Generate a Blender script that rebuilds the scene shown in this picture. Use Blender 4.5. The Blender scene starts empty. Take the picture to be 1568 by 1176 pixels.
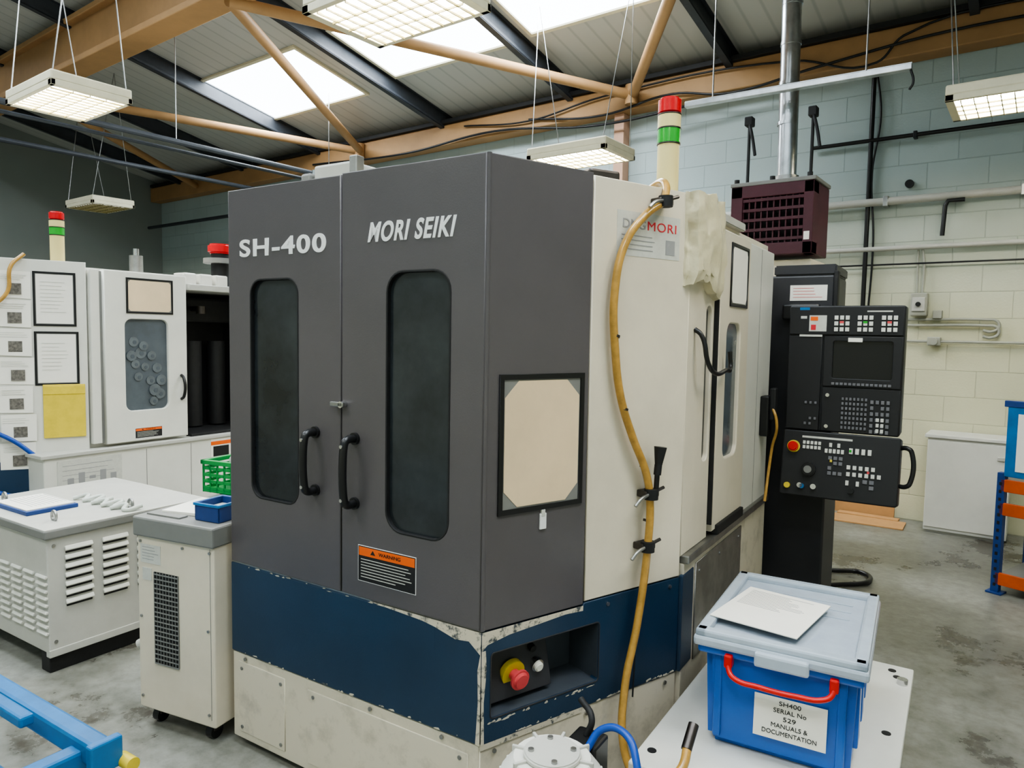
import bpy, bmesh, math, random
from mathutils import Vector, Matrix
from mathutils import noise as mn
random.seed(4)
PI=math.pi
# ---------------------------------------------------------------- materials
def mat(name, rgb, rough=.5, metal=0., noise=0., ns=6., bump=0., bs=40., emit=None, es=0., trans=0., alpha=1., coat=0., ior=1.45, dark=None, lo=.35, hi=.62):
    m=bpy.data.materials.new(name); m.use_nodes=True; nt=m.node_tree; b=nt.nodes['Principled BSDF']
    b.inputs['Base Color'].default_value=(*rgb,1); b.inputs['Roughness'].default_value=rough; b.inputs['Metallic'].default_value=metal
    b.inputs['Transmission Weight'].default_value=trans; b.inputs['Alpha'].default_value=alpha; b.inputs['Coat Weight'].default_value=coat
    b.inputs['IOR'].default_value=ior
    if emit: b.inputs['Emission Color'].default_value=(*emit,1); b.inputs['Emission Strength'].default_value=es; m.cycles.emission_sampling='NONE'
    tc=nt.nodes.new('ShaderNodeTexCoord')
    if noise>0:
        n=nt.nodes.new('ShaderNodeTexNoise'); n.inputs['Scale'].default_value=ns; n.inputs['Detail'].default_value=6; n.inputs['Roughness'].default_value=.65
        nt.links.new(tc.outputs['Object'],n.inputs['Vector'])
        r=nt.nodes.new('ShaderNodeValToRGB'); d=dark or tuple(c*(1-noise) for c in rgb)
        r.color_ramp.elements[0].position=lo; r.color_ramp.elements[1].position=hi
        r.color_ramp.elements[0].color=(*d,1); r.color_ramp.elements[1].color=(*rgb,1)
        nt.links.new(n.outputs['Fac'],r.inputs['Fac']); nt.links.new(r.outputs['Color'],b.inputs['Base Color'])
    if bump>0:
        n=nt.nodes.new('ShaderNodeTexNoise'); n.inputs['Scale'].default_value=bs; n.inputs['Detail'].default_value=3
        nt.links.new(tc.outputs['Object'],n.inputs['Vector'])
        bp=nt.nodes.new('ShaderNodeBump'); bp.inputs['Strength'].default_value=bump; bp.inputs['Distance'].default_value=.01
        nt.links.new(n.outputs['Fac'],bp.inputs['Height']); nt.links.new(bp.outputs['Normal'],b.inputs['Normal'])
    return m
def s(r,g,b):
    f=lambda c:(c/255/12.92) if c/255<=.04045 else ((c/255+.055)/1.055)**2.4
    return (f(r),f(g),f(b))
DARK=mat('charcoal_paint',s(90,86,88),.3,0,.12,1.5,.04,180)
BLUE=mat('navy_paint',s(34,58,82),.38,0,.2,2.5,.05,180)
CREAM=mat('cream_paint',s(216,207,188),.36,0,.1,3,.03,150)
BASEC=mat('grimy_cream_paint',s(208,200,182),.42,0,.3,9,.03,150,lo=.3,hi=.5)
WHITE=mat('white_paint',s(214,213,205),.4,0,.08,3)
CHIP=mat('chipped_paint',s(200,192,174),.6,0,.7,40,dark=s(70,75,80),lo=.36,hi=.48)
GREY=mat('grey_paint',s(125,125,122),.5,0,.1,5)
LGREY=mat('light_grey_paint',s(186,185,178),.45,0,.1,5)
GLASS=mat('dark_window_glass',(.040,.048,.054),.14,0,.7,1.7)
GLASS2=mat('grey_window_glass',(.10,.12,.14),.15,0,.3,3)
BLACK=mat('black_plastic',(.012,.012,.013),.32)
BLACKM=mat('black_matt',(.015,.015,.016),.6,0,.3,20)
PANEL=mat('control_panel_charcoal',(.018,.018,.02),.45)
COLM=mat('column_charcoal',(.035,.035,.04),.45,0,.15,3)
RECM=mat('recess_slate_paint',s(74,80,88),.45,0,.2,8)
CHROME=mat('bright_metal',(.65,.65,.66),.22,1)
STEEL=mat('dull_steel',(.42,.42,.41),.42,1,.3,8)
DSTEEL=mat('dark_steel',(.10,.09,.085),.4,1,.3,8)
GALV=mat('galvanised_duct',(.6,.62,.64),.3,1,.25,9)
PAPER=mat('white_paper',s(232,229,220),.8,0,.03,9)
CARD=mat('aged_manila_card',s(222,200,166),.75,0,.1,4)
LABEL=mat('silver_label',s(198,198,190),.45,0,.1,40)
YEL=mat('yellow_plastic',s(218,195,65),.5,0,.15,12)
ORANGE=mat('orange_label',s(228,100,30),.5)
RED=mat('red_plastic',s(200,32,28),.3,0,.1,9)
PINK=mat('faded_red_button',s(215,80,84),.4,0,.1,20)
REDE=mat('red_lens',s(185,25,32),.25,emit=s(200,15,20),es=.1)
GREEN=mat('green_lens',s(40,150,50),.25,emit=s(20,140,30),es=.1)
LENS=mat('cream_lens',s(215,200,142),.3)
HOSE=mat('amber_pvc_hose',s(186,144,72),.28,0,.3,25,coat=.3)
TXT=mat('white_lettering',s(225,225,225),.5)
TXTB=mat('black_lettering',s(30,30,32),.6)
TXTR=mat('red_lettering',s(200,50,60),.6)
INK=mat('grey_ink',s(145,145,145),.8)
MAROON=mat('maroon_paint',s(72,26,40),.5,0,.25,5)
TAN=mat('tan_beam_paint',s(172,134,92),.6,0,.2,1.6)
PURL=mat('dark_purlin_steel',s(58,62,68),.55,0,.3,6)
SEYE=mat('skylight_polycarbonate',(.85,.93,1),.5,emit=(.84,.93,1),es=6.)
TUBEE=mat('fluorescent_tube_glow',(1,1,1),.5,emit=(1,.98,.86),es=12.)
TUBED=mat('dim_glow_tube',(.7,.7,.68),.5,emit=(1,.98,.9),es=.8)  # tube of the switched-off fixture, given a faint glow of its own
REFL=mat('reflector_glow',(.9,.9,.86),.3,emit=(1,.97,.84),es=2.5)
REFD=mat('reflector_unlit',(.6,.6,.56),.3)
FIXW=mat('fixture_white_enamel',s(216,209,182),.4,0,.1,7)
LOUV=mat('louvre_blade',s(120,112,70),.4)
PBLUE=mat('blue_polypropylene',s(18,92,180),.3,0,.15,3,coat=.2)
LID=mat('clear_lid_plastic',s(208,220,232),.22,0,.12,7,trans=.35,coat=.3)
SBLUE=mat('blue_enamel_steel',s(38,112,170),.35,0,.25,9)
RBLUE=mat('rack_blue',s(35,65,125),.5,0,.2,9)
RORA=mat('rack_orange',s(200,88,40),.5,0,.2,9)
GRN=mat('green_crate_plastic',s(25,135,65),.45)
BAG=mat('clear_polythene',s(215,220,212),.3,0,.1,12,.8,14,trans=.25)
BAGC=mat('cream_polythene',s(212,203,172),.32,0,.12,7,.5,20)
CARDB=mat('brown_cardboard',s(190,146,98),.8,0,.1,8)
BHOSE=mat('blue_air_hose',s(26,70,155),.35)
GRILLE=mat('dark_vent',(.012,.012,.012),.8)
KW=mat('white_key',s(206,206,200),.5); KG=mat('grey_key',s(110,110,115),.5)
SCREEN=mat('monitor_glass',(.01,.011,.013),.15)

def wall_mat(name, up, lo, zsplit=2.5, axis='x', blocks=True):  # up/lo ramp puts the cool-high, warm-low room light into the wall colour
    m=bpy.data.materials.new(name); m.use_nodes=True; nt=m.node_tree; b=nt.nodes['Principled BSDF']; b.inputs['Roughness'].default_value=.55
    tc=nt.nodes.new('ShaderNodeTexCoord'); sp=nt.nodes.new('ShaderNodeSeparateXYZ'); cb=nt.nodes.new('ShaderNodeCombineXYZ')
    nt.links.new(tc.outputs['Object'],sp.inputs[0]); nt.links.new(sp.outputs['X' if axis=='x' else 'Y'],cb.inputs[0]); nt.links.new(sp.outputs['Z'],cb.inputs[1])
    mr=nt.nodes.new('ShaderNodeMapRange'); mr.inputs['From Min'].default_value=zsplit-.9; mr.inputs['From Max'].default_value=zsplit+.5
    nt.links.new(sp.outputs['Z'],mr.inputs['Value'])
    mx=nt.nodes.new('ShaderNodeMix'); mx.data_type='RGBA'; mx.inputs[6].default_value=(*lo,1); mx.inputs[7].default_value=(*up,1)
    nt.links.new(mr.outputs[0],mx.inputs[0])
    n=nt.nodes.new('ShaderNodeTexNoise'); n.inputs['Scale'].default_value=1.3; n.inputs['Detail'].default_value=8; nt.links.new(tc.outputs['Object'],n.inputs['Vector'])
    n3=nt.nodes.new('ShaderNodeMapRange'); n3.inputs['To Min'].default_value=.82; n3.inputs['To Max'].default_value=1.05
    nt.links.new(n.outputs['Fac'],n3.inputs['Value'])
    hs=nt.nodes.new('ShaderNodeHueSaturation'); nt.links.new(mx.outputs[2],hs.inputs['Color']); nt.links.new(n3.outputs[0],hs.inputs['Value'])
    if blocks:
        br=nt.nodes.new('ShaderNodeTexBrick'); br.inputs['Scale'].default_value=1; br.inputs['Brick Width'].default_value=.45; br.inputs['Row Height'].default_value=.225
        br.inputs['Mortar Size'].default_value=.005; br.inputs['Mortar Smooth'].default_value=.5
        br.inputs['Color1'].default_value=(1,1,1,1); br.inputs['Color2'].default_value=(.95,.95,.95,1); br.inputs['Mortar'].default_value=(.84,.84,.84,1)
        nt.links.new(cb.outputs[0],br.inputs['Vector'])
        m3=nt.nodes.new('ShaderNodeMix'); m3.data_type='RGBA'; m3.blend_type='MULTIPLY'; m3.inputs[0].default_value=1
        nt.links.new(hs.outputs[0],m3.inputs[6]); nt.links.new(br.outputs['Color'],m3.inputs[7]); nt.links.new(m3.outputs[2],b.inputs['Base Color'])
        n2=nt.nodes.new('ShaderNodeTexNoise'); n2.inputs['Scale'].default_value=60; nt.links.new(tc.outputs['Object'],n2.inputs['Vector'])
        ad=nt.nodes.new('ShaderNodeMath'); ad.operation='SUBTRACT'; mu=nt.nodes.new('ShaderNodeMath'); mu.operation='MULTIPLY'; mu.inputs[1].default_value=.25
        nt.links.new(n2.outputs['Fac'],mu.inputs[0]); nt.links.new(mu.outputs[0],ad.inputs[0]); nt.links.new(br.outputs['Fac'],ad.inputs[1])
        bp=nt.nodes.new('ShaderNodeBump'); bp.inputs['Strength'].default_value=.6; bp.inputs['Distance'].default_value=.008
        nt.links.new(ad.outputs[0],bp.inputs['Height']); nt.links.new(bp.outputs['Normal'],b.inputs['Normal'])
    else:
        nt.links.new(hs.outputs[0],b.inputs['Base Color'])
    return m
def floor_mat():
    m=bpy.data.materials.new('worn_painted_concrete'); m.use_nodes=True; nt=m.node_tree; b=nt.nodes['Principled BSDF']
    tc=nt.nodes.new('ShaderNodeTexCoord')
    def noise(sc,d=8):
        n=nt.nodes.new('ShaderNodeTexNoise'); n.inputs['Scale'].default_value=sc; n.inputs['Detail'].default_value=d; n.inputs['Roughness'].default_value=.7; nt.links.new(tc.outputs['Object'],n.inputs['Vector']); return n
    a=noise(1.3); r=nt.nodes.new('ShaderNodeValToRGB'); e=r.color_ramp.elements
    e[0].position=.37; e[0].color=(*s(78,74,66),1); e[1].position=.45; e[1].color=(*s(122,122,114),1)
    e2=r.color_ramp.elements.new(.62); e2.color=(*s(144,144,137),1)
    nt.links.new(a.outputs['Fac'],r.inputs['Fac'])
    c=noise(14); r2=nt.nodes.new('ShaderNodeValToRGB'); r2.color_ramp.elements[0].position=.3; r2.color_ramp.elements[0].color=(.62,.62,.60,1); r2.color_ramp.elements[1].position=.6
    nt.links.new(c.outputs['Fac'],r2.inputs['Fac'])
    m3=nt.nodes.new('ShaderNodeMix'); m3.data_type='RGBA'; m3.blend_type='MULTIPLY'; m3.inputs[0].default_value=1
    nt.links.new(r.outputs[0],m3.inputs[6]); nt.links.new(r2.outputs[0],m3.inputs[7]); nt.links.new(m3.outputs[2],b.inputs['Base Color'])
    mr=nt.nodes.new('ShaderNodeMapRange'); mr.inputs['From Min'].default_value=.35; mr.inputs['From Max'].default_value=.6; mr.inputs['To Min'].default_value=.2; mr.inputs['To Max'].default_value=.5
    nt.links.new(a.outputs['Fac'],mr.inputs['Value']); nt.links.new(mr.outputs[0],b.inputs['Roughness'])
    return m
def ceil_mat():
    m=mat('white_lined_roof_sheet',s(184,184,180),.5); nt=m.node_tree; b=nt.nodes['Principled BSDF']
    tc=nt.nodes.new('ShaderNodeTexCoord'); w=nt.nodes.new('ShaderNodeTexWave'); w.bands_direction='X'; w.wave_profile='SIN'; w.inputs['Scale'].default_value=1.6; w.inputs['Distortion'].default_value=0
    nt.links.new(tc.outputs['Object'],w.inputs['Vector'])
    r=nt.nodes.new('ShaderNodeValToRGB'); r.color_ramp.elements[0].position=0; r.color_ramp.elements[0].color=(*s(166,167,164),1); r.color_ramp.elements[1].position=.1; r.color_ramp.elements[1].color=(*s(184,184,180),1)
    nt.links.new(w.outputs['Fac'],r.inputs['Fac']); nt.links.new(r.outputs[0],b.inputs['Base Color'])
    bp=nt.nodes.new('ShaderNodeBump'); bp.inputs['Strength'].default_value=.25; bp.inputs['Distance'].default_value=.01
    nt.links.new(w.outputs['Fac'],bp.inputs['Height']); nt.links.new(bp.outputs['Normal'],b.inputs['Normal'])
    return m
# ---------------------------------------------------------------- builders
I4=Matrix.Identity(4)
RM=Matrix.Rotation(math.radians(4.5),4,'Z')      # machine axes are turned 4.5 deg to the building
T=I4; CUR=None; ROOTS=[]
def frame(base, x=0,y=0,z=0, ang=0): return base@Matrix.Translation((x,y,z))@Matrix.Rotation(math.radians(ang),4,'Z')
def root(name, t=None):
    global CUR,T
    e=bpy.data.objects.new(name,None); e.empty_display_size=.1; bpy.context.collection.objects.link(e); CUR=e; ROOTS.append(e)
    if t is not None: T=t
    return e
def link(name, me, m, smooth=False, parent=True):
    me.transform(T)
    if m: me.materials.clear(); me.materials.append(m)
    if smooth:
        for p in me.polygons: p.use_smooth=True
        me.set_sharp_from_angle(angle=math.radians(35))
    o=bpy.data.objects.new(name,me); bpy.context.collection.objects.link(o)
    if parent and CUR: o.parent=CUR
    return o
def fin(bm,name):
    bmesh.ops.recalc_face_normals(bm,faces=bm.faces); me=bpy.data.meshes.new(name); bm.to_mesh(me); bm.free(); return me
def box(n,x0,x1,y0,y1,z0,z1,m,b=.004,R=None,parent=True):
    bm=bmesh.new(); bmesh.ops.create_cube(bm,size=1)
    for v in bm.verts: v.co=Vector(((x0+x1)/2+v.co.x*(x1-x0),(y0+y1)/2+v.co.y*(y1-y0),(z0+z1)/2+v.co.z*(z1-z0)))
    b=min(b,.3*min(abs(x1-x0),abs(y1-y0),abs(z1-z0)))
    if b>0: bmesh.ops.bevel(bm,geom=bm.edges[:],offset=b,segments=2,affect='EDGES',profile=.5)
    if R is not None:
        c=Vector(((x0+x1)/2,(y0+y1)/2,(z0+z1)/2)); bmesh.ops.transform(bm,matrix=Matrix.Translation(c)@R@Matrix.Translation(-c),verts=bm.verts)
    return link(n,fin(bm,n),m,parent=parent)
def fb(n,u0,u1,v0,v1,d0,d1,m,b=.003,R=None): return box(n,u0,u1,-d1,-d0,v0,v1,m,b,R)
def prism(n,pts,z0,z1,m,b=.0,smooth=False):
    bm=bmesh.new(); lo=[bm.verts.new((x,y,z0)) for x,y in pts]; hi=[bm.verts.new((x,y,z1)) for x,y in pts]
    bm.faces.new(lo[::-1]); bm.faces.new(hi); k=len(pts)
    for i in range(k): bm.faces.new((lo[i],lo[(i+1)%k],hi[(i+1)%k],hi[i]))
    if b>0: bmesh.ops.bevel(bm,geom=bm.edges[:],offset=b,segments=2,affect='EDGES')
    return link(n,fin(bm,n),m,smooth)
def cyl(n,p0,p1,r,m,r2=None,seg=28,b=0):
    p0=Vector(p0);p1=Vector(p1); d=p1-p0; bm=bmesh.new()
    bmesh.ops.create_cone(bm,cap_ends=True,segments=seg,radius1=r,radius2=r if r2 is None else r2,depth=d.length)
    if b>0:
        ed=[e for e in bm.edges if abs(e.verts[0].co.z-e.verts[1].co.z)<1e-6]; bmesh.ops.bevel(bm,geom=ed,offset=b,segments=3,affect='EDGES')
    q=d.to_track_quat('Z','Y').to_matrix().to_4x4(); bmesh.ops.transform(bm,matrix=Matrix.Translation((p0+p1)/2)@q,verts=bm.verts)
    return link(n,fin(bm,n),m,True)
def from_curve(cu,n,m,mx=None,smooth=False):
    ob=bpy.data.objects.new('tmp',cu); bpy.context.collection.objects.link(ob); bpy.context.view_layer.update()
    dg=bpy.context.evaluated_depsgraph_get(); me=bpy.data.meshes.new_from_object(ob.evaluated_get(dg)); bpy.data.objects.remove(ob); me.name=n
    if mx is not None: me.transform(mx)
    return link(n,me,m,smooth)
def tube(n,pts,r,m,curved=True,closed=False):
    cu=bpy.data.curves.new(n,'CURVE'); cu.dimensions='3D'; cu.bevel_depth=r; cu.bevel_resolution=4; cu.use_fill_caps=True; cu.resolution_u=8
    if curved:
        sp=cu.splines.new('BEZIER'); sp.bezier_points.add(len(pts)-1)
        for bp,p in zip(sp.bezier_points,pts): bp.co=p; bp.handle_left_type='AUTO'; bp.handle_right_type='AUTO'
    else:
        sp=cu.splines.new('POLY'); sp.points.add(len(pts)-1)
        for bp,p in zip(sp.points,pts): bp.co=(*p,1)
    sp.use_cyclic_u=closed
    return from_curve(cu,n,m,smooth=True)
def rrect(u0,u1,v0,v1,r,k=6):
    o=[]
    for cx,cy,a in ((u1-r,v0+r,-90),(u1-r,v1-r,0),(u0+r,v1-r,90),(u0+r,v0+r,180)):
        for i in range(k+1):
            t=math.radians(a+90*i/k); o.append((cx+r*math.cos(t),cy+r*math.sin(t)))
    return o
UP=Matrix.Rotation(PI/2,4,'X')
def plate(n,outer,holes,d0,d1,m,b=.003):
    cu=bpy.data.curves.new(n,'CURVE'); cu.dimensions='2D'; cu.fill_mode='BOTH'; cu.extrude=max((d1-d0)/2-b,.0001); cu.bevel_depth=b; cu.bevel_resolution=2; cu.offset=-b
    for L in [outer]+holes:
        sp=cu.splines.new('POLY'); sp.points.add(len(L)-1); sp.use_cyclic_u=True
        for q,(u,v) in zip(sp.points,L): q.co=(u,v,0,1)
    return from_curve(cu,n,m,Matrix.Translation((0,-(d0+d1)/2,0))@UP)
def text(n,body,u0,u1,v0,v1,d,m,shear=0,bold=0,space=1.):
    cu=bpy.data.curves.new(n,'FONT'); cu.body=body; cu.size=1; cu.extrude=.004; cu.shear=shear; cu.offset=bold; cu.space_character=space
    ob=bpy.data.objects.new('tmp',cu); bpy.context.collection.objects.link(ob); bpy.context.view_layer.update()
    dg=bpy.context.evaluated_depsgraph_get(); me=bpy.data.meshes.new_from_object(ob.evaluated_get(dg)); bpy.data.objects.remove(ob)
    xs=[v.co.x for v in me.vertices]; ys=[v.co.y for v in me.vertices]
    a,b_,c,e=min(xs),max(xs),min(ys),max(ys)
    for v in me.vertices:
        v.co=Vector((u0+(v.co.x-a)/(b_-a)*(u1-u0), v0+(v.co.y-c)/(e-c)*(v1-v0), v.co.z*.3))
    me.transform(Matrix.Translation((0,-d,0))@UP)
    return link(n,me,m)
def merge(n,parts,m=None):
    bm=bmesh.new()
    for o in parts: bm.from_mesh(o.data)
    me=bpy.data.meshes.new(n); bm.to_mesh(me); bm.free(); me.materials.append(m or parts[0].data.materials[0])
    for p in parts: bpy.data.objects.remove(p)
    o=bpy.data.objects.new(n,me); bpy.context.collection.objects.link(o)
    if CUR: o.parent=CUR
    return o
def lines(n,u0,u1,v0,v1,rows,d,m,h=.003,ragged=True):
    ps=[]
    for i in range(rows):
        v=v1-(i+.5)*(v1-v0)/rows; e=u1-(random.random()*.35*(u1-u0) if ragged else 0)
        ps.append(fb('l',u0,e,v-h/2,v+h/2,d,d+.0008,m,0))
    return merge(n,ps,m)
def docframe(n,u0,u1,v0,v1,d,cardm=CARD,w=.014,cut=.035):
    plate(n+'_border',[(u0,v0),(u1,v0),(u1,v1),(u0,v1)],[[(u0+w,v0+w),(u1-w,v0+w),(u1-w,v1-w),(u0+w,v1-w)]],d,d+.006,BLACK,.001)
    fb(n+'_backing',u0+w,u1-w,v0+w,v1-w,d,d+.002,GREY,0)
    a,b_,c,e=u0+w+.004,u1-w-.004,v0+w+.004,v1-w-.004
    plate(n+'_card',[(a+cut,c),(b_-cut,c),(b_,c+cut),(b_,e-cut),(b_-cut,e),(a+cut,e),(a,e-cut),(a,c+cut)],[],d+.002,d+.0035,cardm,.0003)
def warning(n,u0,u1,v0,v1,d):
    fb(n+'_plate',u0,u1,v0,v1,d,d+.0015,TXTB,0); h=(v1-v0)
    fb(n+'_orange',u0+.003,u1-.003,v1-h*.27,v1-.003,d+.0015,d+.002,ORANGE,0)
    fb(n+'_edge',u0-.002,u1+.002,v0-.002,v1+.002,d-.0005,d+.001,TXT,0)
    text(n+'_word','WARNING',u0+(u1-u0)*.37,u0+(u1-u0)*.75,v1-h*.19,v1-h*.09,d+.002,TXTB)
    plate(n+'_sign',[(u0+(u1-u0)*.22,v1-h*.2),(u0+(u1-u0)*.31,v1-h*.2),(u0+(u1-u0)*.265,v1-h*.07)],[],d+.002,d+.0025,TXTB,.0001)
    lines(n+'_print',u0+.012,u1-.01,v0+h*.08,v1-h*.33,7,d+.0016,LABEL,h*.02)
def bolt(n,u,v,d,r=.007): return cyl(n,(u,-d+.001,v),(u,-d-.004,v),r,STEEL,seg=10)
def chips(n,u0,u1,v,d,k,h=.008):
    ps=[]
    for i in range(k):
        a=random.uniform(u0,u1); w=random.uniform(.004,.03); q=random.uniform(.002,h); z=v+random.uniform(-.003,.003)
        ps.append(plate('c',[(a,z),(a+w*.4,z-q*.3),(a+w,z),(a+w*.8,z+q),(a+w*.3,z+q*.6)],[],d,d+.0006,CHIP,.0001))
    return merge(n,ps,CHIP)

# ================================================================ ROOM
X0,X1,Y0,Y1=-14.,3.6,-4.,7.2
roofz=lambda y:5.82-.197*y
T=I4; CUR=None
FL=floor_mat(); WB=wall_mat('painted_blockwork_light_tint',s(176,190,190),s(208,206,176),2.6); WL=wall_mat('shade_darkened_wall',s(132,138,134),s(150,152,142),2.6,'y',False); WR=wall_mat('painted_blockwork_side_light_tint',s(176,190,190),s(208,206,176),2.6,'y'); CE=ceil_mat()  # WL: darker tone paints in the lack of light on the far left wall
box('floor',X0-.2,X1+.2,Y0-.2,Y1+.2,-.12,0,FL,0,parent=False)
def wall(name,x0,x1,y0,y1,m,zf):
    bm=bmesh.new(); P=[(x0,y0),(x1,y0),(x1,y1),(x0,y1)]
    lo=[bm.verts.new((x,y,0)) for x,y in P]; hi=[bm.verts.new((x,y,zf(y))) for x,y in P]
    bm.faces.new(lo); bm.faces.new(hi)
    for i in range(4): bm.faces.new((lo[i],lo[(i+1)%4],hi[(i+1)%4],hi[i]))
    link(name,fin(bm,name),m,parent=False)
wall('wall_back',X0-.15,X1+.15,Y1,Y1+.15,WB,roofz); wall('wall_left',X0-.15,X0,Y0,Y1,WL,roofz)
wall('wall_right',X1,X1+.15,Y0,Y1,WR,roofz); wall('wall_rear',X0-.15,X1+.15,Y0-.15,Y0,WB,roofz)
bm=bmesh.new(); vs=[]
for y,dz in ((Y0-.2,0),(Y1+.2,0),(Y1+.2,.12),(Y0-.2,.12)):
    vs.append((bm.verts.new((X0-.2,y,roofz(y)+dz)),bm.verts.new((X1+.2,y,roofz(y)+dz))))
for i in range(4): a=vs[i]; b=vs[(i+1)%4]; bm.faces.new((a[0],a[1],b[1],b[0]))
bm.faces.new([v[0] for v in vs]); bm.faces.new([v[1] for v in vs])
link('ceiling',fin(bm,'ceiling'),CE,parent=False)
slope=math.atan(.197)
def roofrun(n,x0,x1,y0,y1,dz0,dz1,m,b=.003):
    bm=bmesh.new(); V=[]
    for y in (y0,y1):
        for x in (x0,x1):
            for dz in (dz0,dz1): V.append(bm.verts.new((x,y,roofz(y)+dz)))
    for f in ((0,1,3,2),(4,5,7,6),(0,1,5,4),(2,3,7,6),(0,2,6,4),(1,3,7,5)): bm.faces.new([V[i] for i in f])
    return link(n,fin(bm,n),m)
# purlins
PX=[-12.9,-10.9,-8.9,-6.4,-4.45,-2.62,-.6,1.5,3.2]
for i,x in enumerate(PX):
    root('roof_purlin',I4)
    roofrun('web',x-.006,x+.006,Y0+.02,Y1-.02,-.2,-.005,PURL); roofrun('top_flange',x-.035,x+.035,Y0+.02,Y1-.02,-.012,-.002,PURL); roofrun('bottom_flange',x-.035,x+.035,Y0+.02,Y1-.02,-.205,-.193,PURL); roofrun('lip',x+.03,x+.035,Y0+.02,Y1-.02,-.2,-.165,PURL)
# skylights in view first, then unseen ones added for fill light
SKY_AND_FILL=[(-9.0,-7.0,5.15,6.2),(-6.3,-4.55,5.1,6.05),(-4.3,-2.8,5.1,6.0),(-2.5,-.9,.6,1.7),(-6.3,-4.6,.6,1.7),(-9,-7,.6,1.7),(.2,1.9,1.,2.1),(-4.3,-2.8,-2.6,-1.4),(-.4,1.3,-2.6,-1.4),(-12.8,-11.1,.6,1.7)]
for i,(a,b_,c,d) in enumerate(SKY_AND_FILL):
    root('window_or_fill_%d'%(i+1),I4)
    roofrun('skylight_or_fill_pane',a,b_,c,d,-.012,-.004,SEYE)
    for q,(e,f_,g,h) in enumerate(((a-.04,a,c-.04,d+.04),(b_,b_+.04,c-.04,d+.04),(a,b_,c-.04,c),(a,b_,d,d+.04))): roofrun('kerb_%d'%q,e,f_,g,h,-.03,-.003,FIXW)
    L=bpy.data.lights.new('skylight_or_fill_glow','AREA'); L.shape='RECTANGLE'; L.size=(b_-a)*.97; L.size_y=(d-c)*.97; L.energy=75 if i<3 else 85; L.color=(.86,.94,1)
    o=bpy.data.objects.new('skylight_or_fill_light',L); bpy.context.collection.objects.link(o); o.parent=CUR
    o.location=((a+b_)/2,(c+d)/2,roofz((c+d)/2)-.03); o.rotation_euler=(-slope,0,0)
# beams
root('roof_beam',I4)
box('glulam_top',X0+.01,X1-.01,3.5,3.78,4.93,4.99,TAN,.01); box('web',X0+.01,X1-.01,3.58,3.70,4.52,4.95,TAN,.004); box('glulam_bottom',X0+.01,X1-.01,3.5,3.78,4.46,4.53,TAN,.01)
root('eave_beam',I4)
box('beam',X0+.01,X1-.01,6.98,7.19,4.02,4.28,TAN,.012); box('cable_tray',X0+.1,X1-.1,6.93,7.0,4.28,4.33,BLACKM,.004)
tube('cable_a',[(-5,6.95,4.12),(-4,6.94,4.0),(-3.2,6.94,4.08),(-2.6,6.94,3.98),(-1.8,6.94,4.06),(-.8,6.94,4.14),(.6,6.94,4.1)],.012,BLACK)
tube('cable_b',[(-6,6.95,4.2),(-5,6.94,4.1),(-4,6.94,4.2),(-2,6.94,4.16),(-1.3,6.94,4.0),(-1.1,6.94,4.18),(.6,6.94,4.22)],.01,BLACK)
tube('cable_c',[(-9,6.95,4.1),(-7,6.94,4.0),(-5.5,6.94,4.06),(-4,6.94,3.9),(-2.6,6.94,3.96)],.014,BLACK)
root('wall_column',I4); box('post',-3.92,-3.80,7.05,7.19,0,4.02,mat('faded_pink_timber',s(200,160,135),.6,0,.1,4),.006); box('base_plate',-3.96,-3.76,7.0,7.19,0,.02,STEEL,.002)
root('roof_bracing',I4)
N=[(-12.3,6.95,4.15),(-10.1,3.64,4.45),(-7.93,6.95,4.15),(-5.85,3.64,4.45),(-3.65,6.95,4.15),(-1.25,3.64,4.45),(1.,6.95,4.15)]
for i in range(6): cyl('brace_%d'%i,N[i],N[i+1],.052,TAN,seg=20)
for i in (2,4): cyl('node_%d'%i,(N[i][0],6.93,4.05),(N[i][0],6.93,4.25),.07,TAN)
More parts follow.
